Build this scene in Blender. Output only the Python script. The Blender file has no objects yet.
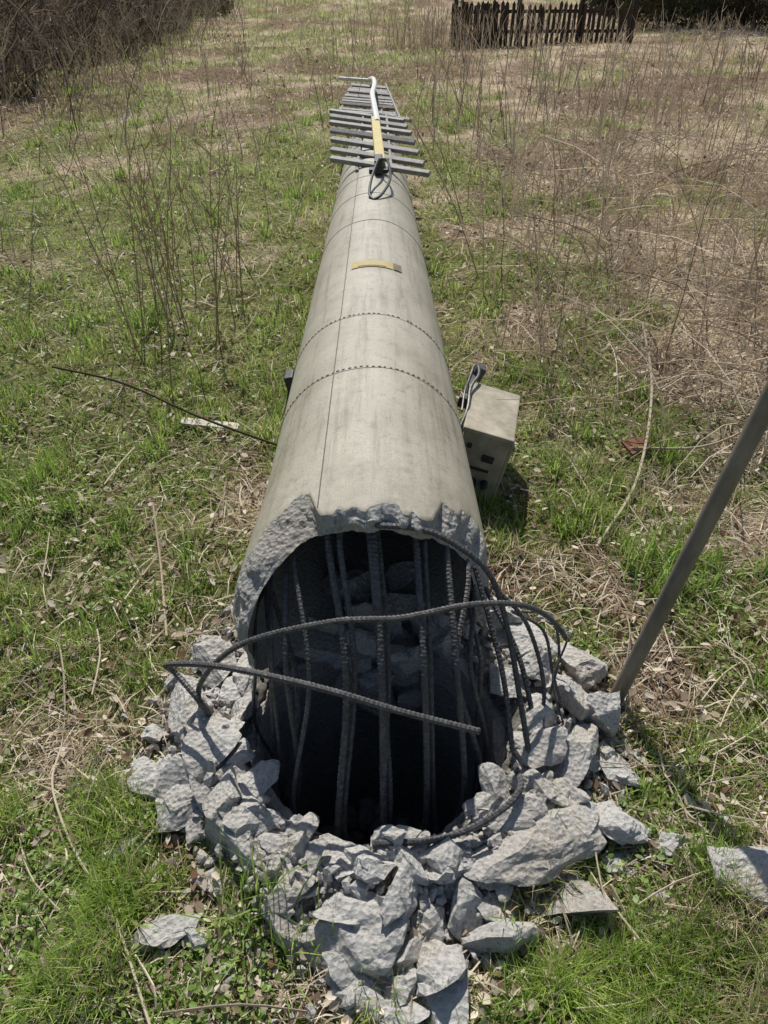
import bpy, bmesh, math, random
import numpy as np
from mathutils import Vector, Matrix, Euler, noise as mn
rad=math.radians
rng=np.random.default_rng(7); random.seed(7)
scene=bpy.context.scene
scene.view_settings.view_transform='Standard'; scene.view_settings.look='None'; scene.view_settings.exposure=0

# ---------------- noise
def _h(ix,iy,s):
    v=np.sin(ix*127.1+iy*311.7+s*74.7)*43758.5453
    return v-np.floor(v)
def vn(x,y,s=0):
    x=np.asarray(x,float);y=np.asarray(y,float)
    ix=np.floor(x);iy=np.floor(y);fx=x-ix;fy=y-iy
    fx=fx*fx*(3-2*fx);fy=fy*fy*(3-2*fy)
    a=_h(ix,iy,s);b=_h(ix+1,iy,s);c=_h(ix,iy+1,s);d=_h(ix+1,iy+1,s)
    return (a*(1-fx)+b*fx)*(1-fy)+(c*(1-fx)+d*fx)*fy
def fbm(x,y,sc,o=4,s=0):
    t=0;a=1;n=0;x=np.asarray(x,float)/sc;y=np.asarray(y,float)/sc
    for i in range(o):
        t=t+a*vn(x,y,s+i*3.1);n+=a;a*=.5;x=x*2.03+5.2;y=y*2.03+1.7
    return t/n
def ss(a,b,x):
    t=np.clip((np.asarray(x,float)-a)/(b-a),0,1);return t*t*(3-2*t)

SX,SY=-0.02,1.40      # centre of the broken stump
def axis_x(y): return -.045-.0088*(np.asarray(y,float)-2)
def mast_r(y): return .37-.0145*(np.asarray(y,float)-1.5)
def height(x,y):
    x=np.asarray(x,float);y=np.asarray(y,float)
    r=np.hypot(x-SX,y-SY)
    z=.05*(fbm(x,y,.9,3,2)-.5)+.055*(fbm(x,y,.17,3,9)-.5)
    far=ss(3,9,y)*ss(.5,1.4,np.abs(x-axis_x(y)))
    z=z+far*.32*(fbm(x,y,2.6,3,5)-.45)
    z=z+ss(20,60,y)*(y-20)*.02
    ang=np.arctan2(x-SX,-(y-SY))
    front=ss(2.6,1.6,np.abs(ang))
    z=z+(.03+.055*front)*np.exp(-((r-.48)/.12)**2)*(.6+.8*fbm(x,y,.1,2,4))
    z=np.where(r<.385,-1.0,z)
    return z
def green(x,y):
    g=fbm(x,y,1.1,4,21)
    g2=fbm(x,y,.3,3,33)
    v=.5*g+.5*g2
    bias=.035+.11*ss(1.0,-1.5,x)*ss(14,4,y)-.13*ss(.6,2.2,x)*ss(2.2,3.5,y)-.03*ss(7,14,y)+.03*ss(3,1.5,y)
    return ss(.42,.58,v+bias)
def outer_r(ang):
    a=np.abs(ang)
    return .72-.16*np.exp(-((a-.85)/.35)**2)+.05*np.sin(ang*5+1)
def dust(x,y):
    r=np.hypot(x-SX,(y-SY)*1.0);ang=np.arctan2(x-SX,-(y-SY))
    return ss(.12,-.12,r-outer_r(ang)+.22*(fbm(x,y,.13,3,8)-.5))*ss(2.3,1.8,y)

# ---------------- materials
def new_mat(name):
    m=bpy.data.materials.new(name);m.use_nodes=True
    nt=m.node_tree;b=nt.nodes['Principled BSDF'];return m,nt,b
def ramp(nt,fac,stops):
    r=nt.nodes.new('ShaderNodeValToRGB');e=r.color_ramp.elements
    while len(e)<len(stops): e.new(.5)
    for i,(p,c) in enumerate(stops):
        e[i].position=p;e[i].color=(*c,1)
    nt.links.new(fac,r.inputs[0]);return r.outputs[0]
def mixc(nt,f,a,b,mode='MIX'):
    m=nt.nodes.new('ShaderNodeMix');m.data_type='RGBA';m.blend_type=mode
    for sock,v in ((0,f),(6,a),(7,b)):
        if hasattr(v,'is_output'): nt.links.new(v,m.inputs[sock])
        else: m.inputs[sock].default_value=v if sock==0 else (*v,1)
    return m.outputs[2]
def noise_tex(nt,scale,detail=6,rough=.6,vec=None):
    t=nt.nodes.new('ShaderNodeTexNoise');t.inputs['Scale'].default_value=scale
    t.inputs['Detail'].default_value=detail;t.inputs['Roughness'].default_value=rough
    if vec: nt.links.new(vec,t.inputs['Vector'])
    return t.outputs['Fac']
def objco(nt,scale=(1,1,1)):
    c=nt.nodes.new('ShaderNodeTexCoord');m=nt.nodes.new('ShaderNodeMapping')
    m.inputs['Scale'].default_value=scale
    nt.links.new(c.outputs['Object'],m.inputs[0]);return m.outputs[0]
def bump(nt,b,hgt,dist,strength=1):
    n=nt.nodes.new('ShaderNodeBump');n.inputs['Distance'].default_value=dist;n.inputs['Strength'].default_value=strength
    nt.links.new(hgt,n.inputs['Height']);nt.links.new(n.outputs[0],b.inputs['Normal'])
def simple(name,c1,c2,scale=20,rough=.8,metal=0,bd=.001,stretch=(1,1,1)):
    m,nt,b=new_mat(name);v=objco(nt,stretch);f=noise_tex(nt,scale,6,.65,v)
    col=ramp(nt,f,[(.3,c1),(.7,c2)]);nt.links.new(col,b.inputs['Base Color'])
    b.inputs['Roughness'].default_value=rough;b.inputs['Metallic'].default_value=metal
    bump(nt,b,f,bd);return m

def mast_outer():
    m,nt,b=new_mat('mast_concrete');v=objco(nt)
    big=noise_tex(nt,3.2,7,.7,v)
    st=noise_tex(nt,9,7,.72,objco(nt,(2.6,.12,2.6)))
    fine=noise_tex(nt,190,6,.8,v)
    mid=noise_tex(nt,20,7,.75,v)
    c=ramp(nt,big,[(.28,(.30,.27,.21)),(.5,(.375,.345,.28)),(.72,(.44,.41,.34))])
    c2=ramp(nt,st,[(.36,(.55,.52,.45)),(.48,(.94,.93,.90)),(.75,(1.1,1.09,1.06))])
    c=mixc(nt,.65,c,c2,'MULTIPLY')
    c5=ramp(nt,mid,[(.32,(.52,.49,.41)),(.44,(.97,.97,.95)),(.72,(1.12,1.1,1.06))])
    c=mixc(nt,.65,c,c5,'MULTIPLY')
    vo=nt.nodes.new('ShaderNodeTexVoronoi');vo.inputs['Scale'].default_value=30;nt.links.new(v,vo.inputs['Vector'])
    sp_=ramp(nt,vo.outputs['Distance'],[(.07,(.5,.47,.4)),(.14,(1,1,1))]);c=mixc(nt,.45,c,sp_,'MULTIPLY')
    c3=ramp(nt,fine,[(.3,(.5,.5,.47)),(.5,(1,1,1)),(.72,(1.35,1.34,1.3))])
    c=mixc(nt,.8,c,c3,'MULTIPLY')
    co_=nt.nodes.new('ShaderNodeTexCoord');sp=nt.nodes.new('ShaderNodeSeparateXYZ');nt.links.new(co_.outputs['Object'],sp.inputs[0])
    ad=nt.nodes.new('ShaderNodeMath');ad.operation='MULTIPLY_ADD';nt.links.new(mid,ad.inputs[0]);ad.inputs[1].default_value=.9;nt.links.new(sp.outputs['Y'],ad.inputs[2])
    mr=nt.nodes.new('ShaderNodeMapRange');nt.links.new(ad.outputs[0],mr.inputs[0]);mr.inputs[1].default_value=1.95;mr.inputs[2].default_value=2.3
    mr.inputs[3].default_value=.5;mr.inputs[4].default_value=0
    mx=nt.nodes.new('ShaderNodeMix');mx.data_type='RGBA';nt.links.new(mr.outputs[0],mx.inputs[0]);nt.links.new(c,mx.inputs[6]);mx.inputs[7].default_value=(.24,.21,.16,1)
    c=mx.outputs[2]
    nt.links.new(c,b.inputs['Base Color']);b.inputs['Roughness'].default_value=.5
    mm=nt.nodes.new('ShaderNodeMath');mm.operation='ADD';nt.links.new(fine,mm.inputs[0]);nt.links.new(mid,mm.inputs[1])
    bump(nt,b,mm.outputs[0],.0022,.8);return m
def broken(name,k=1.0,bd=.007):
    m,nt,b=new_mat(name);v=objco(nt)
    a=noise_tex(nt,7,8,.7,v);f=noise_tex(nt,85,8,.8,v)
    c=ramp(nt,a,[(.3,(.29*k,.275*k,.25*k)),(.5,(.41*k,.395*k,.37*k)),(.72,(.52*k,.51*k,.48*k))])
    vo=nt.nodes.new('ShaderNodeTexVoronoi');vo.inputs['Scale'].default_value=75;nt.links.new(v,vo.inputs['Vector'])
    sp=ramp(nt,vo.outputs['Distance'],[(.12,(.5,.48,.45)),(.28,(1,1,1))])
    c=mixc(nt,.5,c,sp,'MULTIPLY')
    c3=ramp(nt,f,[(.34,(.45,.44,.42)),(.5,(1,1,1)),(.72,(1.25,1.25,1.23))])
    c=mixc(nt,.75,c,c3,'MULTIPLY')
    d=noise_tex(nt,3.5,6,.65,v);c4=ramp(nt,d,[(.46,(1,1,1)),(.62,(.66,.57,.46))])
    c=mixc(nt,.55,c,c4,'MULTIPLY')
    nt.links.new(c,b.inputs['Base Color']);b.inputs['Roughness'].default_value=.95
    mm=nt.nodes.new('ShaderNodeMath');mm.operation='ADD';nt.links.new(f,mm.inputs[0]);nt.links.new(vo.outputs['Distance'],mm.inputs[1])
    bump(nt,b,mm.outputs[0],bd,1);return m
def foliage_mat(name,trans=.35,gloss=True):
    m=bpy.data.materials.new(name);m.use_nodes=True;nt=m.node_tree
    for n in list(nt.nodes): nt.nodes.remove(n)
    out=nt.nodes.new('ShaderNodeOutputMaterial');at=nt.nodes.new('ShaderNodeAttribute');at.attribute_name='Col'
    if gloss:
        d=nt.nodes.new('ShaderNodeBsdfPrincipled');d.inputs['Roughness'].default_value=.45
        d.inputs['Specular IOR Level'].default_value=.5;ci='Base Color'
    else:
        d=nt.nodes.new('ShaderNodeBsdfDiffuse');ci='Color'
    t=nt.nodes.new('ShaderNodeBsdfTranslucent');mx=nt.nodes.new('ShaderNodeMixShader');mx.inputs[0].default_value=trans
    nt.links.new(at.outputs['Color'],d.inputs[ci]);nt.links.new(at.outputs['Color'],t.inputs['Color'])
    nt.links.new(d.outputs[0],mx.inputs[1]);nt.links.new(t.outputs[0],mx.inputs[2]);nt.links.new(mx.outputs[0],out.inputs[0]);return m
def ground_mat():
    m,nt,b=new_mat('meadow_soil');at=nt.nodes.new('ShaderNodeAttribute');at.attribute_name='Col'
    v=objco(nt);f=noise_tex(nt,45,8,.8,v);f2=noise_tex(nt,7,6,.7,v)
    c3=ramp(nt,f,[(.34,(.22,.20,.17)),(.5,(.98,.98,.98)),(.66,(2.2,2.1,1.9))])
    c=mixc(nt,1,at.outputs['Color'],c3,'MULTIPLY')
    c4=ramp(nt,f2,[(.3,(.55,.55,.55)),(.7,(1.4,1.4,1.4))])
    c=mixc(nt,.9,c,c4,'MULTIPLY')
    nt.links.new(c,b.inputs['Base Color']);b.inputs['Roughness'].default_value=1;b.inputs['Specular IOR Level'].default_value=.1
    bump(nt,b,f,.03,1);return m

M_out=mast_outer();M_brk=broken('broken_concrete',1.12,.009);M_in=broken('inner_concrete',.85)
M_rub=broken('rubble_concrete',1.32)
M_bar=simple('rebar_steel',(.035,.032,.030),(.135,.13,.13),70,.55,.25,.0012)
M_galv=simple('galvanised_steel',(.17,.16,.15),(.32,.31,.29),25,.7,.1,.0005)
M_post=simple('weathered_post_steel',(.14,.12,.095),(.26,.23,.19),30,.6,.25,.0006,(1,1,.3))
M_wht=simple('white_rail_paint',(.55,.54,.50),(.75,.74,.69),20,.5)
M_yel=simple('yellow_paint',(.36,.27,.06),(.52,.42,.15),30,.6)
M_tag=simple('label_yellow',(.32,.23,.08),(.48,.36,.14),70,.7)
M_blk=simple('black_rubber',(.012,.012,.012),(.03,.03,.03),40,.5)
M_box=simple('cabinet_paint',(.20,.17,.12),(.46,.41,.31),10,.75,0,.001)
M_wood=simple('old_fence_wood',(.025,.016,.010),(.075,.05,.032),9,.9,0,.003,(4,4,.6))
M_bark=simple('dark_bark',(.03,.022,.016),(.08,.06,.045),12,.95,0,.01)
M_twig=foliage_mat('dry_stems',.30,False)
M_grass=foliage_mat('grass_blades',.5)
M_leaf=foliage_mat('dead_leaves',.3,False)
M_seam=simple('seam_mortar',(.08,.07,.055),(.16,.145,.115),60,.9)
M_gnd=ground_mat()

# ---------------- mesh helpers
class MB:
    def __init__(s): s.v=[];s.f=[];s.m=[];s.c=[];s.n=0
    def add(s,v,f,mi=0,col=None):
        v=np.asarray(v,float);s.v.append(v);n=s.n
        s.f+= [tuple([i+n for i in q]) for q in f]
        s.m+=[mi]*len(f)
        if col is not None: s.c.append(np.tile(np.array([*col,1.0]),(len(v),1)))
        s.n+=len(v)
    def obj(s,name,mats,parent=None,smooth=False,loc=None):
        me=bpy.data.meshes.new(name);V=np.concatenate(s.v)
        me.from_pydata(V.tolist(),[],s.f)
        for m in mats: me.materials.append(m)
        me.polygons.foreach_set('material_index',s.m)
        if smooth: me.polygons.foreach_set('use_smooth',[True]*len(s.f))
        if s.c:
            a=me.attributes.new('Col','FLOAT_COLOR','POINT');a.data.foreach_set('color',np.concatenate(s.c).ravel())
        me.update();o=bpy.data.objects.new(name,me);scene.collection.objects.link(o)
        if parent:o.parent=parent
        return o
def empty(name):
    e=bpy.data.objects.new(name,None);scene.collection.objects.link(e);return e
def catmull(P,step):
    P=[np.array(p,float) for p in P];P=[2*P[0]-P[1]]+P+[2*P[-1]-P[-2]];out=[]
    for i in range(1,len(P)-2):
        a,b,c,d=P[i-1:i+3];n=max(2,int(np.linalg.norm(c-b)/step))
        t=(np.arange(n)/n)[:,None];out.append(.5*((2*b)+(c-a)*t+(2*a-5*b+4*c-d)*t*t+(3*b-a-3*c+d)*t**3))
    out.append(P[-2][None]);return np.concatenate(out)
def sweep(mb,P,r,sides=8,mi=0,col=None,rib=0,cap=True):
    P=np.asarray(P,float);n=len(P);T=np.gradient(P,axis=0);T/=np.linalg.norm(T,axis=1)[:,None]+1e-9
    r=np.broadcast_to(np.asarray(r,float),(n,))
    up=np.array([0,0,1.]) if abs(T[0][2])<.9 else np.array([1.,0,0])
    u=np.cross(T[0],up);u/=np.linalg.norm(u);U=np.empty((n,3))
    for i in range(n):
        u=u-T[i]*(u@T[i]);u=u/math.sqrt(u@u);U[i]=u
    W=np.cross(T,U);L=np.concatenate([[0],np.cumsum(np.linalg.norm(np.diff(P,axis=0),axis=1))])
    a=2*math.pi*np.arange(sides)/sides
    R=r[:,None]*np.ones(sides)[None]
    if rib: R=R*(1+rib*(np.sin(L[:,None]/.012*2*math.pi+a[None])>.35))
    V=P[:,None]+R[...,None]*(np.cos(a)[None,:,None]*U[:,None]+np.sin(a)[None,:,None]*W[:,None])
    F=[(i*sides+k,i*sides+(k+1)%sides,(i+1)*sides+(k+1)%sides,(i+1)*sides+k) for i in range(n-1) for k in range(sides)]
    if cap: F+= [tuple(range(sides))[::-1],tuple((n-1)*sides+k for k in range(sides))]
    mb.add(V.reshape(-1,3),F,mi,col)
def box(mb,c,s,rot=(0,0,0),mi=0,bev=.0,col=None):
    bm=bmesh.new();bmesh.ops.create_cube(bm,size=1)
    for v in bm.verts: v.co=Vector((v.co.x*s[0],v.co.y*s[1],v.co.z*s[2]))
    if bev: bmesh.ops.bevel(bm,geom=list(bm.edges),offset=bev,segments=2,affect='EDGES',profile=.6)
    R=Euler(rot).to_matrix();bm.verts.ensure_lookup_table()
    V=[tuple(R@v.co+Vector(c)) for v in bm.verts];F=[[v.index for v in f.verts] for f in bm.faces]
    bm.free();mb.add(V,F,mi,col)
_ico={}
def ico(sub):
    if sub not in _ico:
        bm=bmesh.new();bmesh.ops.create_icosphere(bm,subdivisions=sub,radius=1)
        _ico[sub]=(np.array([v.co[:] for v in bm.verts]),[[v.index for v in f.verts] for f in bm.faces]);bm.free()
    return _ico[sub]
def rock(mb,c,s,rot=None,sub=3,cuts=10,mi=0):
    v,f=ico(sub);v=v.copy();s=np.array(s,float)
    off=rng.uniform(-50,50,3)
    if sub>=3:
        d=np.array([mn.fractal(Vector(p*1.1+off),1,2,3) for p in v]);v*=(1+.30*d)[:,None]
    for k in range(cuts):
        n=rng.normal(size=3);n/=np.linalg.norm(n);dd=rng.uniform(.36,.78)
        p=v@n;v-=np.outer(np.maximum(p-dd,0),n)
    v*=s
    if sub>=3:
        nn=v/(np.linalg.norm(v,axis=1)[:,None]+1e-6)
        d=np.array([mn.fractal(Vector(p*22+off),.9,2.1,4) for p in v]);v+=nn*(d*.006)[:,None]
        d=np.array([mn.cell(Vector(p*45+off)) for p in v]);v+=nn*((d-.5)*.003)[:,None]
    else: v+=rng.normal(scale=.04,size=v.shape)*s.mean()
    R=np.array(Euler(rot if rot is not None else rng.uniform(0,6.28,3)).to_matrix())
    mb.add(v@R.T+np.array(c),f,mi)
def bulk(name,V,C,faces_quads,faces_tris,mat):
    me=bpy.data.meshes.new(name);nv=len(V);me.vertices.add(nv);me.vertices.foreach_set('co',V.astype(np.float32).ravel())
    lv=[];ls=[];st=0
    if faces_quads is not None and len(faces_quads):
        lv.append(faces_quads.ravel());ls.append(st+4*np.arange(len(faces_quads)));st+=faces_quads.size
    if faces_tris is not None and len(faces_tris):
        lv.append(faces_tris.ravel());ls.append(st+3*np.arange(len(faces_tris)));st+=faces_tris.size
    lv=np.concatenate(lv).astype(np.int32);ls=np.concatenate(ls).astype(np.int32)
    me.loops.add(len(lv));me.loops.foreach_set('vertex_index',lv)
    me.polygons.add(len(ls));me.polygons.foreach_set('loop_start',ls)
    me.update(calc_edges=True)
    a=me.attributes.new('Col','FLOAT_COLOR','POINT');a.data.foreach_set('color',np.concatenate([C,np.ones((nv,1))],1).astype(np.float32).ravel())
    me.materials.append(mat);o=bpy.data.objects.new(name,me);scene.collection.objects.link(o);return o
def blades(name,B,h,w,lean,col,mat,flat=False):
    n=len(h);az=rng.uniform(0,6.283,n);d=np.stack([np.cos(az),np.sin(az),0*az],1)
    a2=az+math.pi/2+rng.normal(0,.5,n);wd=np.stack([np.cos(a2),np.sin(a2),0*az],1)*w[:,None]*.5
    up=np.array([0,0,1.])
    mid=B+d*(h*lean*.35)[:,None]+up*(h*.58*(1-.3*lean))[:,None]
    tip=B+d*(h*lean)[:,None]+up*(h*np.sqrt(np.clip(1-.8*lean**2,.02,1)))[:,None]
    if flat:
        mid=B+d*(h*.5)[:,None]+up*(np.abs(rng.normal(0,.012,n))+.006)[:,None];tip=B+d*h[:,None]+up*(np.abs(rng.normal(0,.018,n)))[:,None]
    V=np.stack([B-wd,B+wd,mid-wd*.85,mid+wd*.85,tip],1).reshape(-1,3)
    k=np.arange(n)*5
    Q=np.stack([k,k+1,k+3,k+2],1);T=np.stack([k+2,k+3,k+4],1)
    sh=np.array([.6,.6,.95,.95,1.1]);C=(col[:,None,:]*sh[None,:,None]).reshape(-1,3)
    return bulk(name,V,C,Q,T,mat)
def field(n,y0=.3,y1=45):
    y=np.exp(rng.uniform(math.log(y0),math.log(y1),n))
    x=rng.uniform(-1,1,n)*(.70*y+.95);return x,y
def lerp(a,b,t): return np.array(a)[None]*(1-t[:,None])+np.array(b)[None]*t[:,None]
def blocked(x,y,r0=.56):
    r=np.hypot(x-SX,y-SY)
    inm=(np.abs(x-axis_x(y))<mast_r(y)*.75)&(y>1.4)&(y<8.4)
    return (r<r0)|inm

# ---------------- ground
xs=np.concatenate([-np.geomspace(1.3,400,70)[::-1],np.arange(-1.28,1.29,.02),np.geomspace(1.3,400,70)])
ys=np.concatenate([-np.geomspace(.3,60,14)[::-1],np.arange(.0,3.2,.02),np.geomspace(3.22,600,170)])
X,Y=np.meshgrid(xs,ys);Z=height(X,Y)
G=green(X,Y)[...,None];D=dust(X,Y)[...,None]
br=ss(.3,.7,fbm(X,Y,.5,4,50))[...,None]
colr=(np.array([.23,.165,.11])*(1-br)+np.array([.54,.44,.31])*br)
colr=colr*(1-G*.8)+np.array([.16,.19,.05])*G*.8
rw=(ss(8,13,Y)*ss(.50,.62,fbm(X,Y,1.6,3,71)))[...,None]*.75
colr=colr*(1-rw)+np.array([.15,.09,.06])*rw
colr=colr*(1-D)+np.array([.33,.31,.275])*D
nx,ny=len(xs),len(ys);idx=np.arange(nx*ny).reshape(ny,nx)
Q=np.stack([idx[:-1,:-1],idx[:-1,1:],idx[1:,1:],idx[1:,:-1]],-1).reshape(-1,4)
g=bulk('ground',np.stack([X,Y,Z],-1).reshape(-1,3),colr.reshape(-1,3),Q,None,M_gnd)
g.data.polygons.foreach_set('use_smooth',[True]*len(g.data.polygons))

# ---------------- grass
n=310000;x,y=field(n);G=green(x,y)
keep=(rng.uniform(0,1,n)<(.16+.84*G))&~blocked(x,y)
keep&=~((dust(x,y)>.5)&(rng.uniform(0,1,n)>.08))
x,y,G=x[keep],y[keep],G[keep];n=len(x)
isg=rng.uniform(0,1,n)<(.12+.78*G)
tuft=fbm(x,y,.22,3,90)
h=(.012+.036*rng.uniform(0,1,n)**1.8+.08*ss(.5,.75,tuft))*(1+.06*y)*np.where(isg,1,1.15)
w=(.0018+.0014*rng.uniform(0,1,n))*(1+.28*y)
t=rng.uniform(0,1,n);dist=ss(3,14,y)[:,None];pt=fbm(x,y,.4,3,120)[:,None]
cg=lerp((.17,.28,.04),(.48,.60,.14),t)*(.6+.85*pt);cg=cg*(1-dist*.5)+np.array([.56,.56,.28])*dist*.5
cs=lerp((.38,.28,.18),(.84,.72,.50),t)
col=np.where(isg[:,None],cg,cs)
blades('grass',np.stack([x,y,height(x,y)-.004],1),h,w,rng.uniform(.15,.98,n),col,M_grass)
P=[];
for i in range(520):
    cx,cy=field(1,.55,14);cx,cy=cx[0],cy[0]
    if blocked(cx,cy,.8) or green(cx,cy)<.35: continue
    P.append((cx,cy,rng.uniform(.04,.12)*(1+.06*cy),rng.uniform(.7,1.3)))
for s in [(-.30,.86,.19,1.0),(-.36,.82,.15,1.),(1.02,2.05,.24,1.8),(1.10,2.15,.22,1.5),(.95,2.2,.18,1.3),(1.2,2.0,.15,1.3),(-.2,.76,.13,1),(.33,.80,.12,1),(-.75,2.2,.14,1),(-1.5,2.4,.16,1.2),(.75,2.4,.18,1.2),(.9,1.0,.10,1.2),(-.9,1.9,.12,1.2),(-1.0,1.6,.12,1.2),(-.6,.95,.1,1),(.72,1.15,.1,1),(.25,.66,.09,.8)]:P.append(s)
B=[];H=[]
for cx,cy,hh,k in P:
    m=int(38*k);bx=cx+rng.normal(0,.03*k*(1+.08*cy),m);by=cy+rng.normal(0,.03*k*(1+.08*cy),m)
    B.append(np.stack([bx,by,height(bx,by)-.005],1));H.append(hh*rng.uniform(.5,1.2,m))
B=np.concatenate(B);H=np.concatenate(H);n=len(H);t=rng.uniform(0,1,n)
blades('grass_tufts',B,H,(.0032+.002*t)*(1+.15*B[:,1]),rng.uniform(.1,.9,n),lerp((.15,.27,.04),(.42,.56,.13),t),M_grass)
n=100000;x,y=field(n);G=green(x,y)
keep=(rng.uniform(0,1,n)<(.95-.62*G))&~blocked(x,y,.64);x,y=x[keep],y[keep];n=len(x);t=rng.uniform(0,1,n)
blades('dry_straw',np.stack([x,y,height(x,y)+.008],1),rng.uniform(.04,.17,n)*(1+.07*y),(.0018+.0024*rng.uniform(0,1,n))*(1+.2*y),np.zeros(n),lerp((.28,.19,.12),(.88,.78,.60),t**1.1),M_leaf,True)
def leaves(name,n,size,ca,cb,maskf,mat,tilt=.5,y1=30,zoff=.012,blockr=.62):
    x,y=field(n,.4,y1);k=(rng.uniform(0,1,n)<maskf(x,y))&~blocked(x,y,blockr);x,y=x[k],y[k];n=len(x)
    az=rng.uniform(0,6.283,n);d=np.stack([np.cos(az),np.sin(az),rng.normal(0,tilt,n)],1);d/=np.linalg.norm(d,axis=1)[:,None]
    e=np.stack([-np.sin(az),np.cos(az),rng.normal(0,tilt,n)],1);e/=np.linalg.norm(e,axis=1)[:,None]
    s=size*rng.uniform(.5,1.3,n)*(1+.10*y);c=np.stack([x,y,height(x,y)+zoff*(1+rng.uniform(0,1.5,n))],1)
    d=d*s[:,None];e=e*(s*rng.uniform(.35,.7,n))[:,None];upv=np.stack([0*s,0*s,s*rng.uniform(-.1,.4,n)],1)
    V=np.stack([c-d,c-.4*d+e+upv,c+.4*d+e*.9+upv,c+d,c+.4*d-e*.9+upv*.8,c-.4*d-e+upv*.8],1).reshape(-1,3)
    q=np.arange(n)*6;Q=np.concatenate([np.stack([q,q+3,q+2,q+1],1),np.stack([q,q+5,q+4,q+3],1)])
    col=lerp(ca,cb,rng.uniform(0,1,n)**1.3);C=np.repeat(col,6,0)
    return bulk(name,V,C,Q,None,mat)
leaves('dead_leaves',34000,.0135,(.17,.10,.06),(.82,.72,.58),lambda x,y:.35+.65*(1-.7*green(x,y))*ss(.4,.6,fbm(x,y,.5,3,60)),M_leaf,.5,30,.016)
leaves('low_weeds',44000,.0085,(.15,.25,.045),(.38,.50,.13),lambda x,y:(.1+.9*green(x,y))*ss(.45,.6,fbm(x,y,.35,3,64)),M_grass,.35,12,.02)

# ---------------- dry standing stalks
mb=MB()
def stalk(x,y,h,lean,az,r,col,branches=3,curve=.3):
    z=float(height(x,y));p0=np.array([x,y,z-.01]);d=np.array([math.cos(az),math.sin(az),0])
    m=6;P=[p0+np.array([0,0,1])*h*(t-curve*lean*t*t*.6)+d*h*lean*(t*(1-curve)+curve*t*t) for t in np.linspace(0,1,m)]
    P=np.array(P)+rng.normal(0,.012,(m,3))*np.linspace(0,1,m)[:,None]
    sweep(mb,P,np.linspace(r,r*.4,m),3,0,col,cap=False)
    for b in range(branches):
        i=rng.integers(2,m-1);a=rng.uniform(0,6.28);L=h*rng.uniform(.12,.3)
        e=P[i]+np.array([math.cos(a)*L*.6,math.sin(a)*L*.6,L*.8]);mid=(P[i]+e)/2+np.array([0,0,-.1*L])
        sweep(mb,np.array([P[i],mid,e]),[r*.5,r*.4,r*.25],3,0,col,cap=False)
def scol(k=1.):
    t=rng.uniform()**.65;a=np.array([.26,.18,.13]);b=np.array([.88,.77,.60]);return tuple((a*(1-t)+b*t)*k)
for i in range(24):
    stalk(-1.35+rng.normal(0,.28),4.6+rng.normal(0,.5),rng.uniform(.7,1.35),rng.uniform(.02,.25),rng.uniform(0,6.28),.0050,(.42,.31,.22),6)
for i in range(560):
    yy=rng.uniform(3.4,19);xx=rng.uniform(.62,.62*yy+.5)
    stalk(xx,yy,rng.uniform(.45,1.25),abs(rng.normal(0,.3)),rng.uniform(0,6.28),.0030+.00042*yy,scol(),rng.integers(0,4))
for i in range(230):
    yy=rng.uniform(2.6,22);xx=-rng.uniform(.75,.6*yy+.5)
    stalk(xx,yy,rng.uniform(.2,.85),abs(rng.normal(0,.4)),rng.uniform(0,6.28),.0024+.00035*yy,scol(.85),rng.integers(0,3))
for i in range(700):
    yy=rng.uniform(2.7,9);xx=rng.uniform(.75+.05*yy,.62*yy+.6)
    stalk(xx,yy,rng.uniform(.25,.95),rng.uniform(.7,1.1),rng.choice([rng.uniform(-.7,.7),rng.uniform(2.4,3.9),rng.uniform(0,6.28)]),.0026+.0003*yy,scol(1.05),rng.integers(0,3),.9)
for i in range(80):
    yy=rng.uniform(3.0,8);xx=rng.uniform(.9+.12*yy,.62*yy+.9)
    stalk(xx,yy,rng.uniform(.6,1.3),rng.uniform(.8,1.15),rng.choice([rng.uniform(2.2,4.0),rng.uniform(-1,1)]),.0048+.0003*yy,scol(1.08),rng.integers(0,2),.95)
for i in range(700):
    yy=rng.uniform(9,30);xx=rng.uniform(-.4*yy,.6*yy)
    stalk(xx,yy,rng.uniform(.2,.8),rng.uniform(.1,1.),rng.uniform(0,6.28),.007,scol(),2)
for i in range(240):
    stalk(rng.normal(1.4,1.1),22.4+rng.normal(0,.9),rng.uniform(.5,1.2),rng.uniform(.05,.35),rng.uniform(0,6.28),.009,scol(),2)
for i in range(300):
    yy=rng.uniform(9.5,32);xx=-5.4-.05*(yy-12)+rng.normal(0,.9)
    stalk(xx,yy,rng.uniform(.5,1.9),rng.uniform(.1,.9),rng.uniform(0,6.28),.009,scol(.75),6,.6)
mb.obj('dry_weed_stalks',[M_twig])

mb=MB()
def gp(x,y,dz=.02): return (x,y,float(height(x,y))+dz)
pale=(.66,.56,.42)
sweep(mb,catmull([gp(-.95,1.32,.05),gp(-.92,1.18,.05),gp(-.80,1.0,.05),gp(-.64,.82,.05),gp(-.50,.60,.05)],.02),.0032,6,0,pale)
sweep(mb,catmull([gp(-1.80,3.68,.12),gp(-1.35,3.45,.14),gp(-.9,3.15,.10),gp(-.45,2.95,.06)],.04),.006,6,0,(.12,.09,.065))
sweep(mb,catmull([gp(1.36,3.7,.35),gp(1.33,3.3,.18),gp(1.12,2.7,.05),gp(.84,2.25,.03)],.04),.0065,6,0,(.62,.54,.40))
sweep(mb,catmull([gp(-.95,2.45,.1),gp(-.86,2.15,.04),gp(-.75,1.78,.03)],.04),.0045,6,0,(.56,.45,.33))
sweep(mb,catmull([gp(2.4,3.7,.3),gp(1.9,3.2,.12),gp(1.5,2.9,.12),gp(1.15,2.95,.05)],.04),.006,6,0,(.52,.43,.32))
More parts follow.
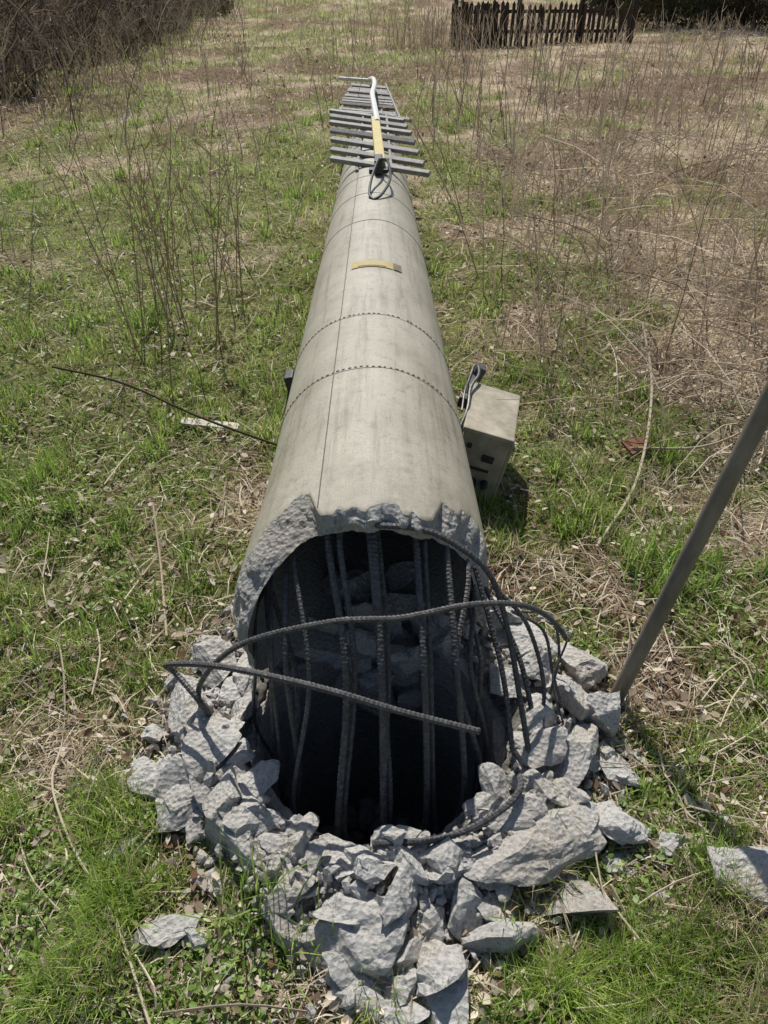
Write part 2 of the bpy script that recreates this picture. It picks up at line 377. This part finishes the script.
for i in range(560):
    xx,yy=field(1,.6,10);xx,yy=xx[0],yy[0]
    if blocked(xx,yy,.85):continue
    a=rng.uniform(0,6.28);L=rng.uniform(.08,.35)*(1+.05*yy)
    P=[gp(xx+math.cos(a)*L*t+rng.normal(0,.01),yy+math.sin(a)*L*t+rng.normal(0,.01),.02+.05*rng.uniform()) for t in (0,.5,1)]
    c=scol();sweep(mb,catmull(P,.05),.0014+.0011*rng.uniform()+.0003*yy,4,0,c)
mb.obj('fallen_twigs',[M_twig])
mb=MB();box(mb,gp(-.87,3.22,.03),(.30,.055,.012),(.05,.03,-.15),0,.003);mb.obj('wooden_lath',[simple('pale_wood',(.45,.40,.32),(.62,.57,.47),20)])
mb=MB();box(mb,gp(1.2,2.98,.045),(.15,.09,.012),(.3,.1,.5),0,.003);mb.obj('rusty_plate',[simple('rust',(.14,.06,.03),(.24,.11,.05),20)])

# ---------------- mast
mast=empty('broken_concrete_mast')
NA=360;th=np.linspace(-math.pi,math.pi,NA,endpoint=False)
def rn(t,k,s): return fbm((np.cos(t)+2)*k,(np.sin(t)+2)*k,1,4,s)-.5
def yin(t):
    a=np.abs(t)
    return 1.535+.26*ss(rad(105),rad(150),a)+.08*rn(t,2.2,3)*ss(.15,.6,a)+.04*rn(t,7,5)-.14*ss(-.6,-1.4,t)+.07*ss(.5,1.2,t)
def spall(t):
    l=ss(-.33,-.48,t)*ss(-2.6,-1.9,t);r=ss(.45,.62,t)*ss(2.6,1.9,t)
    return .006+.11*l*(.8+1.4*rn(t,4,11))+.12*r*(.9+2.0*rn(t,5,15))+.035*ss(.45,.62,fbm(t*7,0*t+3,1,3,71))*ss(.5,.2,np.abs(t))
yi=yin(th);yo=yi+np.maximum(spall(th),.004)
L1=8.3;TH=.060
def ring(yarr,off):
    fl=.022*ss(2.1,1.45,yarr)*ss(-.3,-1.2,th)
    R=mast_r(yarr)+off+fl
    return np.stack([axis_x(yarr)+R*np.sin(th),yarr,mast_r(yarr)+.005+R*np.cos(th)],1)
rows=[];mi=[]
for t in np.linspace(1,0,70)**1.3: rows.append(ring(yo+(L1-yo)*t,0));mi.append(0)
K=16
for k in range(1,K):
    t=k/K
    b_=math.sin(math.pi*t)
    yy=yo*(1-t)+yi*t+.055*(fbm(th*6+7,t*3+0*th,1,4,3)-.5)*b_-.016*b_
    off=-TH*t+.033*(fbm(th*8,t*3+0*th,1,4,13)-.5)*b_
    rows.append(ring(yy,off));mi.append(1)
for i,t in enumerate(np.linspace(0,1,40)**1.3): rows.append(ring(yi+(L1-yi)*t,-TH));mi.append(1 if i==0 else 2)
V=np.concatenate(rows);F=[];Mi=[]
for i in range(len(rows)-1):
    for k in range(NA):
        k2=(k+1)%NA;F.append((i*NA+k,i*NA+k2,(i+1)*NA+k2,(i+1)*NA+k));Mi.append(mi[i+1])
F.append(tuple(range(NA)));Mi.append(0)
mb=MB();mb.add(V,F);mb.m=Mi
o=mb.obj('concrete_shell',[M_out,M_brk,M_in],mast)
sm=[m==0 for m in Mi];sm[-1]=False;o.data.polygons.foreach_set('use_smooth',sm)
def on(y,t,off=0):
    R=float(mast_r(y))+off+.022*float(ss(2.1,1.45,y))*float(ss(-.3,-1.2,t));return np.array([float(axis_x(y))+R*math.sin(t),y,float(mast_r(y))+.005+R*math.cos(t)])
mb=MB();ts=-.38
P=np.array([on(yy,ts,-.0012) for yy in np.linspace(1.59,8.2,70)]);sweep(mb,P,.0028,5)
P=np.array([on(yy,1.9,-.001) for yy in np.linspace(1.8,8.2,60)]);sweep(mb,P,.0025,5)
for yb in (2.43,2.96,5.2,5.75,4.5):
    rr=.0025 if yb<3.2 else .0036
    P=np.array([on(yb+.004*math.sin(t*7),t,-.001) for t in np.linspace(-2.6,2.6,160)]);sweep(mb,P,rr,5)
mb.obj('joint_lines',[M_seam],mast)
mb=MB()
for yb,n_ in ((2.43,84),(2.96,84)):
    for t in np.linspace(-2.5,2.5,n_):
        if rng.uniform()<.1: continue
        p=on(yb+.010+rng.normal(0,.001),t+rng.normal(0,.004),.0005);box(mb,p,(.010*rng.uniform(.7,1.2),.007,.003),(0,t,0))
mb.obj('band_studs',[simple('stud_dark',(.04,.035,.028),(.11,.095,.075),50,.85)],mast)
mb=MB()
ya,yb=3.60,3.70
def patch(mb,ya,yb,t0,t1,off,mi,n=14):
    V=[];F=[]
    for yy in (ya,yb):
        for t in np.linspace(t0,t1,n): V.append(on(yy,t,off))
    for i in range(n-1): F.append((i,i+1,n+i+1,n+i))
    mb.add(V,F,mi)
patch(mb,ya,yb,-.30,.30,.004,0);patch(mb,ya+.012,yb-.012,-.20,.2,.0065,1);patch(mb,ya,yb,.31,.44,.005,2)
mb.obj('identification_label',[M_tag,simple('label_face',(.34,.27,.13),(.50,.41,.23),90),simple('label_end',(.10,.08,.05),(.2,.17,.1),40)],mast)
mb=MB();p=on(2.95,-1.45,.01);box(mb,p,(.04,.08,.08),(0,-.2,0),0,.006);sweep(mb,np.array([p,p+np.array([-.02,-.1,-.1])]),.008,8)
mb.obj('cable_bracket',[M_blk],mast)
mb=MB();z0=float(2*mast_r(5.3));ax=float(axis_x(5.3))
P=catmull([(ax+.01,5.0,z0+.016),(ax+.06,5.07,z0+.03),(ax+.115,5.3,z0+.07),(ax+.10,5.6,z0+.12),(ax+.05,5.75,z0+.10)],.02);sweep(mb,P,.009,8)
P=catmull([(ax+.01,5.0,z0+.016),(ax-.02,5.07,z0+.03),(ax-.01,5.3,z0+.07),(ax+.03,5.6,z0+.12),(ax+.05,5.75,z0+.10)],.02);sweep(mb,P,.009,8)
mb.obj('cable_loop',[M_blk],mast)
mb=MB();
def tz(y): return float(2*mast_r(y)) if y<8.3 else .50-.035*(y-8.3)
ys_=np.linspace(8.0,14.0,20);sweep(mb,np.array([(float(axis_x(y)),y,float(mast_r(y))+.02) for y in ys_]),np.linspace(.09,.05,20),12,0)
for i,yy in enumerate(np.linspace(6.05,8.3,7)):
    x0=float(axis_x(yy));
    a=np.array([x0-.33-.02*i,yy+.17,tz(8)+.09+rng.normal(0,.012)]);b=np.array([x0+.42-.020*i,yy-.14,tz(8)+.04+rng.normal(0,.012)])
    c=(a+b)/2;box(mb,c,(np.linalg.norm(b-a),.045,.035),(.4+rng.normal(0,.15),.05,math.atan2(b[1]-a[1],b[0]-a[0])+rng.normal(0,.025)),0,.004)
for i,yy in enumerate(np.linspace(8.9,13.0,15)):
    x0=float(axis_x(yy))-.05;k_=1-.02*i
    a=np.array([x0-.36*k_-.05,yy+.07,tz(yy)-.02+rng.normal(0,.012)]);b=np.array([x0+.34*k_,yy-.10,tz(yy)-.05+rng.normal(0,.012)])
    c=(a+b)/2;box(mb,c,(np.linalg.norm(b-a),.04,.035),(.4+rng.normal(0,.15),.04,math.atan2(b[1]-a[1],b[0]-a[0])+rng.normal(0,.025)),0,.004)
for sx in (-.12,.14):
    sweep(mb,np.array([(float(axis_x(6.4))+sx,6.0,tz(8)+.045),(float(axis_x(8.5))+sx*.9,8.5,tz(8)+.045)]),.014,8)
    sweep(mb,np.array([(float(axis_x(9))+sx-.05,8.9,tz(9)-.06),(float(axis_x(13))+sx-.05,13.1,tz(13)-.06)]),.014,8)
for sx in (-.42,.30):
    sweep(mb,np.array([(float(axis_x(9))+sx,8.95,tz(9)-.03),(float(axis_x(13))+sx*.72-.05,13.1,tz(13)-.03)]),.014,8)
sweep(mb,np.array([(-.45,8.45,.6),(-.12,9.1,.5)]),.018,8);sweep(mb,np.array([(.26,8.1,.6),(-.1,9.2,.5)]),.018,8)
mb.obj('antenna_rack',[M_galv],mast)
mb=MB()
P=catmull([(-.06,7.4,.70),(-.10,8.4,.70),(-.13,9.4,.66),(-.12,10.6,.60),(-.15,12,.50),(-.22,13.2,.36)],.1);sweep(mb,P,.030,8)
sweep(mb,np.array([(-.20,13.2,.34),(-.72,13.8,.30)]),.026,8)
mb.obj('white_rail',[M_wht],mast)
mb=MB();box(mb,(-.055,6.75,tz(8)+.14),(.075,1.75,.05),(0,0,.03),0,.008);mb.obj('yellow_rail',[M_yel],mast)
mb=MB();box(mb,(-.04,5.85,tz(5.8)+.06),(.06,.22,.10),(0,0,0),0,.01);box(mb,(-.04,5.85,tz(5.8)+.02),(.14,.08,.03),(0,0,0),0,.005);mb.obj('rail_clamp',[M_blk],mast)

# ---------------- rebar
mb=MB()
Cx=-.045;Cz=.375
phis=[(-90,5),(-72,7),(-63,5),(-50,7.5),(-38,6),(-20,9),(-13,8),(-2,8.5),(4,9),(26,8.5),(31,6),(44,8),(66,8),(80,7),(94,6)]
for ph,rr_ in phis:
    p=rad(ph+rng.normal(0,1.2));s,c=math.sin(p),math.cos(p)
    r1=.315;r2=.311;j=rng.normal(0,.020,4);sg=rng.normal(0,.010,2)
    P=[(SX+r1*s+sg[0],SY-r1*c,-.75),(SX+r1*s+sg[1],SY-r1*c,-.25),(SX+(r1+.005)*s+j[0],SY-r1*c*.95+j[2],.0+.03*abs(s)),
       (Cx*.6+(r1-.01)*s+j[1],SY-.13*c+j[3],.30+.10*c),
       (Cx+(r2-.004)*s+j[0]*.4,1.54,Cz+.85*r2*c),
       (Cx+r2*s,1.68,Cz+r2*c),(Cx+(r2-.004)*s,2.0,Cz+(r2-.008)*c),(Cx+(r2-.01)*s,2.5,Cz+(r2-.02)*c)]
    sweep(mb,catmull(P,.0045),rr_/1000,8,0,None,.18)
for (a,b,c_) in [((-.02,1.60,.66),(.01,1.33,.42),(.0,1.14,.17)),((-.33,1.6,.4),(-.25,1.4,.2),(-.29,1.25,-.1)),((.26,1.6,.5),(.33,1.4,.3),(.36,1.25,.12)),((.3,1.62,.4),(.39,1.45,.28),(.44,1.3,.1))]:
    sweep(mb,catmull([a,b,c_],.0045),.0075,8,0,None,.18)
hoops=[
 [(.24,1.15,.344),(.035,1.17,.40),(-.158,1.2,.45),(-.378,1.30,.402),(-.52,1.37,.345),(-.61,1.40,.306),(-.60,1.42,.25),(-.53,1.36,.21),(-.50,1.37,.10)],
 [(-.53,1.38,.08),(-.522,1.38,.245),(-.384,1.36,.431),(-.137,1.33,.548),(.041,1.35,.543),(.225,1.40,.541),(.369,1.45,.492),(.47,1.50,.393),(.544,1.52,.28)],
 [(-.023,1.535,.70),(.095,1.525,.695),(.188,1.51,.655),(.286,1.49,.564),(.341,1.43,.416),(.379,1.33,.243),(.406,1.22,.10),(.40,1.15,.02)],
 [(-.03,.975,.13),(.14,.985,.135),(.273,1.035,.15),(.352,1.10,.17),(.348,1.2,.16)],
 [(.30,1.52,.5),(.40,1.47,.40),(.46,1.40,.22),(.44,1.30,.10)],
 [(.36,1.5,.42),(.46,1.5,.34),(.50,1.46,.20),(.53,1.38,.10),(.50,1.30,.09)],
 [(.42,1.62,.3),(.50,1.58,.32),(.52,1.50,.24),(.50,1.45,.12)],
 [(.50,1.62,.26),(.54,1.52,.30),(.49,1.42,.22),(.52,1.34,.12)]]
rr=[.0082,.0075,.0078,.0085,.006,.0045,.004,.003]
for H_,r_ in zip(hoops,rr): sweep(mb,catmull(H_,.004),r_,8,0,None,.15)
mb.obj('steel_reinforcement',[M_bar],mast,smooth=False)

# ---------------- stump
mb=MB();rows=[];NB=200;t=np.linspace(0,2*math.pi,NB,endpoint=False)
top=.0+.10*(fbm((np.cos(t)+2)*3.3,(np.sin(t)+2)*3.3,1,4,44)-.5)
for R_,z_,k in [(.355,-1.0,0),(.355,-.6,0),(.355,-.3,0),(.357,-.12,0),(.36,0,.6),(.368,0,1),(.385,.01,1),(.405,.005,1),(.425,0,1),(.44,0,.4),(.44,-.1,0),(.44,-.5,0)]:
    jit=.03*(fbm((np.cos(t)+2)*7,(np.sin(t)+2)*7,1,4,int(R_*1000))-.5) if k else .012*(fbm(t*6,t*0+z_*9,1,3,2)-.5)
    rr_=R_+jit;rows.append(np.stack([SX+rr_*np.sin(t),SY-rr_*np.cos(t),np.where(k>0,top*k+z_,z_)+0*t+(jit*.6 if k else 0)],1))
F=[(i*NB+k,i*NB+(k+1)%NB,(i+1)*NB+(k+1)%NB,(i+1)*NB+k) for i in range(len(rows)-1) for k in range(NB)]
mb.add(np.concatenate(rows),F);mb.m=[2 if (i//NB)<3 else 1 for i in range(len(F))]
for q in range(60):
    a=rng.uniform(0,6.28);r_=.3*math.sqrt(rng.uniform());s=rng.uniform(.03,.09)
    rock(mb,(SX+r_*math.cos(a),SY+r_*math.sin(a),-.92+rng.uniform(0,.12)),(s,s*.8,s*.6),sub=2,mi=2)
mb.obj('broken_stump',[M_out,M_brk,M_in])

# ---------------- rubble
rng=np.random.default_rng(23)
mb=MB()
big=[ # x,y,z, sx,sy,sz, rotz
 (-.06,.80,.05,.165,.11,.06,.1),(.13,.70,.04,.085,.14,.055,.12),(-.10,.955,.085,.14,.065,.05,-.45),(.16,.93,.08,.15,.07,.05,.3),
 (.37,1.00,.085,.20,.10,.06,.4),(.47,.88,.045,.15,.09,.045,.15),(.60,1.10,.045,.10,.10,.06,.6),(.42,1.14,.10,.13,.07,.045,-.3),
 (.53,1.25,.09,.13,.07,.06,.9),(.56,1.46,.10,.08,.14,.06,.2),(.50,1.68,.10,.09,.12,.07,.5),(.62,1.62,.07,.09,.09,.06,.1),
 (-.27,.96,.07,.15,.085,.055,-.5),(-.40,1.04,.08,.15,.09,.06,-.6),(-.52,1.14,.08,.13,.08,.055,.9),(-.48,1.27,.11,.09,.14,.05,.1),
 (-.62,1.20,.05,.11,.09,.05,-.2),(-.57,1.42,.08,.08,.14,.06,.2),(-.53,1.60,.08,.08,.11,.055,.5),(-.37,1.15,.10,.10,.075,.045,.9),
 (.40,1.80,.08,.09,.08,.08,.1),(-.45,1.73,.05,.08,.08,.05,0),(.02,.64,.02,.10,.06,.04,-.3),(.15,.58,.02,.07,.05,.03,.3),
 (.28,.84,.04,.08,.05,.035,0),(-.22,.84,.03,.08,.05,.03,.4),(.03,1.01,.075,.11,.05,.04,.15),(.62,.98,.02,.07,.06,.035,0),
 (-.44,.93,.025,.08,.06,.035,.2),(-.68,1.04,.02,.07,.06,.035,.8),(.47,1.55,.14,.08,.06,.05,.2),(.46,1.36,.12,.05,.09,.05,.3),
 (.36,1.08,.13,.07,.05,.03,.1),(-.30,1.05,.11,.08,.05,.03,.3),(-.44,1.42,.08,.06,.10,.05,.1),(.42,1.24,.08,.05,.07,.04,.1),
 (-.44,1.56,.10,.05,.10,.06,.1),(.66,1.26,.04,.07,.08,.05,.3)]
for b in big:
    rock(mb,b[:3],b[3:6],(rng.normal(0,.22),rng.normal(0,.22),b[6]),4,9)
for b in [(-.02,1.80,.03,.17,.06,.09),(.15,1.78,.05,.10,.06,.08),(-.2,1.77,.05,.10,.05,.09),(.05,1.86,.07,.14,.08,.07),(.0,1.74,-.08,.16,.05,.08),(-.12,1.95,.08,.13,.1,.08),(.12,2.0,.08,.12,.08,.08),(.22,1.72,.06,.06,.05,.1),(-.1,1.72,-.2,.15,.04,.1),(.1,1.73,-.25,.12,.04,.1),(-.05,1.70,.08,.09,.05,.06),(.10,1.66,.02,.08,.05,.07),
   (.02,1.66,.06,.07,.05,.05),(-.14,1.68,.0,.08,.05,.07),(-.02,1.69,-.1,.1,.05,.06)]:
    rock(mb,b[:3],b[3:6],(rng.normal(0,.25),rng.normal(0,.25),rng.normal(0,.3)),3,9)
def ringpt(inner=.42,pw=1.0):
    a=rng.normal(0,1.35);a=max(-2.75,min(2.75,a));ro=float(outer_r(a));r=inner+(ro-inner)*rng.uniform()**pw
    return SX+r*math.sin(a),SY-r*math.cos(a)
for i in range(190):
    x_,y_=ringpt(.41,1.0);s=rng.uniform(.016,.05)*(1 if rng.uniform()<.65 else 1.45)
    z_=float(height(x_,y_))+s*rng.uniform(.1,.7)
    rock(mb,(x_,y_,z_),(s*rng.uniform(1.1,1.9),s,s*rng.uniform(.45,.85)),(rng.normal(0,.45),rng.normal(0,.45),rng.uniform(0,6.28)),sub=3,cuts=8)
for i in range(3600):
    x_,y_=ringpt(.42,.75)
    if rng.uniform()<.35: x_+=rng.normal(0,.09);y_+=rng.normal(0,.09)
    if math.hypot(x_-SX,y_-SY)<.4: continue
    s=.003+.018*rng.uniform()**2.5
    rock(mb,(x_,y_,float(height(x_,y_))+s*.5+.02*rng.uniform()**3),(s*1.4,s,s*.7),sub=1,cuts=4)
mb.obj('concrete_rubble',[M_rub])
for b in [(.885,.955,.045,.14,.10,.06,.1,-.02),(-.53,.80,.03,.10,.06,.03,.3,.3),(-.44,.79,.025,.05,.045,.025,.9,.3),(.655,1.42,.08,.085,.07,.095,.4,0),(.61,.745,.02,.045,.03,.018,0,0),(.76,1.02,.025,.05,.035,.025,.5,0),(.74,1.30,.015,.03,.03,.02,0,0),(.70,.90,.015,.03,.02,.015,0,0)]:
    m_=MB();rock(m_,(0,0,0),b[3:6],(b[7],0,b[6]),4,8);o=m_.obj('concrete_chunk',[M_rub]);o.location=(b[0],b[1],float(height(b[0],b[1]))+b[2])

# ---------------- electrical cabinet
cab=empty('electrical_cabinet');cab.location=(.435,2.80,.175);cab.rotation_euler=(rad(-1),rad(12),rad(-12))
mb=MB();box(mb,(0,0,0),(.20,.40,.30),(0,0,0),0,.008);mb.obj('housing',[M_box],cab)
mb=MB();box(mb,(0,0,.158),(.216,.416,.022),(0,0,0),0,.006);box(mb,(.108,0,0),(.016,.38,.27),(0,0,0),0,.005);mb.obj('lid',[M_box],cab)
mb=MB()
for xz in ((-.055,-.07),(.0,-.075),(.05,-.07)):
    sweep(mb,np.array([(xz[0],-.20,xz[1]),(xz[0],-.235,xz[1])]),.016,12)
sweep(mb,catmull([(-.055,-.235,-.07),(-.06,-.29,-.10),(-.10,-.30,-.15),(-.15,-.24,-.17)],.01),.008,8)
box(mb,(.03,-.206,.05),(.05,.012,.03),(0,0,0),0,.003);box(mb,(-.06,-.205,.09),(.02,.012,.02),(0,0,0),0,.003)
box(mb,(-.02,-.206,-.01),(.14,.006,.012),(0,0,0),0,.002)
mb.obj('cable_glands',[M_blk],cab)
mb=MB()
for yy in (-.13,.13):
    box(mb,(-.125,yy,.10),(.06,.03,.05),(0,0,0),0,.003);box(mb,(-.125,yy,-.08),(.06,.03,.05),(0,0,0),0,.003)
box(mb,(-.115,.22,.14),(.03,.20,.035),(0,0,.1),0,.003);box(mb,(-.10,.33,.16),(.05,.05,.07),(0,.2,.1),0,.006)
sweep(mb,catmull([(-.11,.34,.19),(-.10,.22,.20),(-.12,.1,.19),(-.11,-.05,.17),(-.12,-.16,.12)],.01),.007,8)
sweep(mb,catmull([(-.13,.36,.17),(-.135,.22,.16),(-.14,.1,.17),(-.13,-.05,.15)],.01),.005,8)
for zz in (.10,-.08):
    for yy in (-.15,.15): box(mb,(.119,yy,zz),(.012,.022,.022),(0,0,0),0,.003)
mb.obj('mounting_bracket',[simple('bracket_steel',(.05,.05,.05),(.16,.155,.15),40,.5,.5)],cab)

# ---------------- leaning steel post
mb=MB();a=np.array([.700,1.50,-.15]);b=np.array([1.080,1.53,2.35])
P=np.array([a+(b-a)*t_ for t_ in np.linspace(0,1,20)]);sweep(mb,P,.0235,28)
d=(b-a)/np.linalg.norm(b-a)
sweep(mb,np.array([b-d*.01,b+d*.02]),.027,28);
o=mb.obj('leaning_steel_post',[M_post]);o.data.polygons.foreach_set('use_smooth',[len(p.vertices)==4 for p in o.data.polygons])

# ---------------- fence
fen=empty('wooden_picket_fence')
mb=MB();nP=36
for i in range(nP):
    t_=i/(nP-1);x_=1.85+4.75*t_;y_=22.9+.5*t_;hh=.93+rng.normal(0,.035);z0=float(height(x_,y_));w_=.085
    if i<13: hh+=.12
    V=[];yy=.012
    for s_ in (-yy,yy):
        V+=[(-w_/2,s_,0),(w_/2,s_,0),(w_/2,s_,hh-.07),(0,s_,hh),(-w_/2,s_,hh-.07)]
    F=[(0,1,2,3,4),(9,8,7,6,5)]+[(k,5+k,5+(k+1)%5,(k+1)%5) for k in range(5)]
    R=np.array(Euler((rng.normal(0,.02),rng.normal(0,.03),.1)).to_matrix())
    mb.add(np.array(V)@R.T+np.array([x_,y_,z0-.03]),F)
mb.obj('pickets',[M_wood],fen)
mb=MB()
for zz in (.28,.72): box(mb,(4.22,23.18,float(height(4.2,23.2))+zz),(4.85,.04,.08),(0,0,.105),0,.004)
for t_ in (0,.35,.7,1): x_=1.85+4.75*t_;y_=22.97+.5*t_;box(mb,(x_,y_+.05,float(height(x_,y_))+.5),(.11,.11,1.15),(0,0,.1),0,.01)
mb.obj('rails_and_posts',[M_wood],fen)
mb=MB()
for i in range(11):
    x_=1.75+.135*i+rng.normal(0,.02);z0=float(height(x_,22.4));box(mb,(x_,22.35+.03*i,z0+.45),(.10,.022,.95+rng.normal(0,.08)),(rng.normal(0,.08),rng.normal(0,.06),0),0,.003)
mb.obj('loose_panel',[M_wood],fen)

# ---------------- bare hedges
def hedge(name,pts,dark=(.07,.05,.04),lite=(.46,.37,.28)):
    mb=MB()
    for (x_,y_,h_) in pts:
        z0=float(height(x_,y_));k=rng.integers(3,6)
        for s_ in range(k):
            a=rng.uniform(0,6.28);l=rng.uniform(.15,1.0);L=h_*rng.uniform(.6,1.15);t_=rng.uniform()**1.3
            c=tuple(np.array(dark)*(1-t_)+np.array(lite)*t_)
            P=[np.array([x_,y_,z0])+np.array([math.cos(a)*l*L*q**1.4,math.sin(a)*l*L*q**1.4,L*(q-.4*l*q*q)]) for q in np.linspace(0,1,6)]
            P=np.array(P)+rng.normal(0,.05,(6,3));r=.009+.009*rng.uniform();sweep(mb,P,np.linspace(r,r*.35,6),3,0,c,cap=False)
            for b in range(6):
                i=rng.integers(1,6);a2=rng.uniform(0,6.28);L2=L*rng.uniform(.2,.5)
                e=P[i]+np.array([math.cos(a2)*L2*.8,math.sin(a2)*L2*.8,L2*rng.uniform(-.2,.8)]);m_=(P[i]+e)/2+rng.normal(0,.05,3)
                sweep(mb,np.array([P[i],m_,e]),[r*.55,r*.45,r*.25],3,0,c,cap=False)
    return mb.obj(name,[M_twig])
def leafcloud(name,X_,Y_,Z_,s,ca,cb,mat):
    n=len(X_);c=np.stack([X_,Y_,Z_],1);d=rng.normal(size=(n,3));d/=np.linalg.norm(d,axis=1)[:,None];e=np.cross(d,rng.normal(size=(n,3)));e/=np.linalg.norm(e,axis=1)[:,None]
    d*=s[:,None];e*=s[:,None]*.5;V=np.stack([c-d,c+e,c+d,c-e],1).reshape(-1,3);q=np.arange(n)*4
    return bulk(name,V,np.repeat(lerp(ca,cb,rng.uniform(0,1,n)),4,0),np.stack([q,q+1,q+2,q+3],1),None,mat)
def edge(y): return -5.6-.015*(y-12)-.0010*np.maximum(y-18,0)**2+2.2*(fbm(y,0*np.asarray(y,float),2.5,3,5)-.5)
pts=[]
for i in range(430):
    y_=rng.uniform(10.2,40);x_=float(edge(y_))-rng.uniform(0,1)**1.2*6;pts.append((x_,y_,rng.uniform(.6,2.8)))
hd=hedge('bare_hedge',pts)
n=32000;yy=rng.uniform(11,40,n);xx=edge(yy)-rng.uniform(.1,7,n);cl=fbm(xx,yy,1.1,3,14);k=cl>.44;xx,yy,cl=xx[k],yy[k],cl[k];n=len(xx)
top_=.2+2.1*(cl-.3)*ss(0,2.0,edge(yy)-xx+.2)
lc=leafcloud('undergrowth_leaves',xx,yy,height(xx,yy)+top_*rng.uniform(0,1,n),rng.uniform(.02,.06,n),(.04,.055,.02),(.24,.20,.11),M_leaf);lc.parent=hd
pts=[(rng.uniform(8.0,20),rng.uniform(27.5,36),rng.uniform(.5,2.4)) for i in range(260)]
hd2=hedge('woodland_thicket',pts,(.04,.03,.022),(.16,.12,.085))
n=36000;xx=rng.uniform(7.8,22,n);yy=rng.uniform(28.0,37,n);cl=fbm(xx,yy,1.3,3,18);k=cl>.40;xx,yy,cl=xx[k],yy[k],cl[k];n=len(xx)
lc=leafcloud('thicket_leaves',xx,yy,height(xx,yy)+(.3+3.2*(cl-.35))*rng.uniform(0,1,n),rng.uniform(.03,.08,n),(.018,.028,.010),(.08,.09,.035),M_leaf);lc.parent=hd2
def tree(x,y,h,r,lean):
    e=empty('woodland_tree');mb=MB();z0=float(height(x,y));tips=[]
    P=catmull([(x,y,z0-.2),(x+lean*.2,y,z0+h*.25),(x+lean*.6,y+.2,z0+h*.55),(x+lean,y+.1,z0+h)],.3)
    R=np.linspace(r,r*.15,len(P));R[:3]*=[1.6,1.35,1.1];sweep(mb,P,R,12)
    for k in range(26):
        i=int(len(P)*rng.uniform(.22,.97));i=min(i,len(P)-1);a=rng.uniform(0,6.28);L=h*rng.uniform(.15,.35)
        B=P[i]+np.array([math.cos(a)*L*.8,math.sin(a)*L*.8,L*.55]);m_=(P[i]+B)/2+rng.normal(0,.15,3)+np.array([0,0,-.1*L])
        C_=catmull([P[i],m_,B],.3);sweep(mb,C_,np.linspace(R[i]*.45,.015,len(C_)),6);tips+= [B,m_]
    mb.obj('trunk_and_limbs',[M_bark],e)
    n=9000;T=np.array(tips)[rng.integers(0,len(tips),n)]+rng.normal(0,.45,(n,3))
    lc=leafcloud('crown',T[:,0],T[:,1],T[:,2],rng.uniform(.04,.1,n),(.02,.035,.012),(.07,.09,.03),M_leaf);lc.parent=e
tree(12.3,26.6,9,.30,.9);tree(9.9,31.0,8,.2,-.4);tree(16.5,34,9,.3,.5);tree(-12.5,38,9,.3,.5)

# ---------------- light
el,azs=51,-9   # azimuth from +Y, negative = left
S=Vector((math.sin(rad(azs))*math.cos(rad(el)),math.cos(rad(azs))*math.cos(rad(el)),math.sin(rad(el))))
l=bpy.data.lights.new('sun','SUN');l.energy=5.0;l.angle=rad(.5);l.color=(1,.97,.91)
lo=bpy.data.objects.new('sun',l);scene.collection.objects.link(lo);lo.rotation_euler=S.to_track_quat('Z','Y').to_euler();lo.location=(0,10,20)
w=bpy.data.worlds.new('World');scene.world=w;w.use_nodes=True;nt=w.node_tree
sk=nt.nodes.new('ShaderNodeTexSky');sk.sky_type='NISHITA';sk.sun_disc=False;sk.sun_elevation=rad(el);sk.sun_rotation=rad(azs)
nt.links.new(sk.outputs[0],nt.nodes['Background'].inputs[0]);nt.nodes['Background'].inputs[1].default_value=.085

cam=bpy.data.cameras.new('camera');co=bpy.data.objects.new('camera',cam);scene.collection.objects.link(co)
cam.sensor_fit='VERTICAL';cam.sensor_height=36;cam.lens=26;cam.clip_end=2000;cam.clip_start=.02
co.location=(0,0,1.9);co.rotation_euler=(rad(53),0,0);scene.camera=co
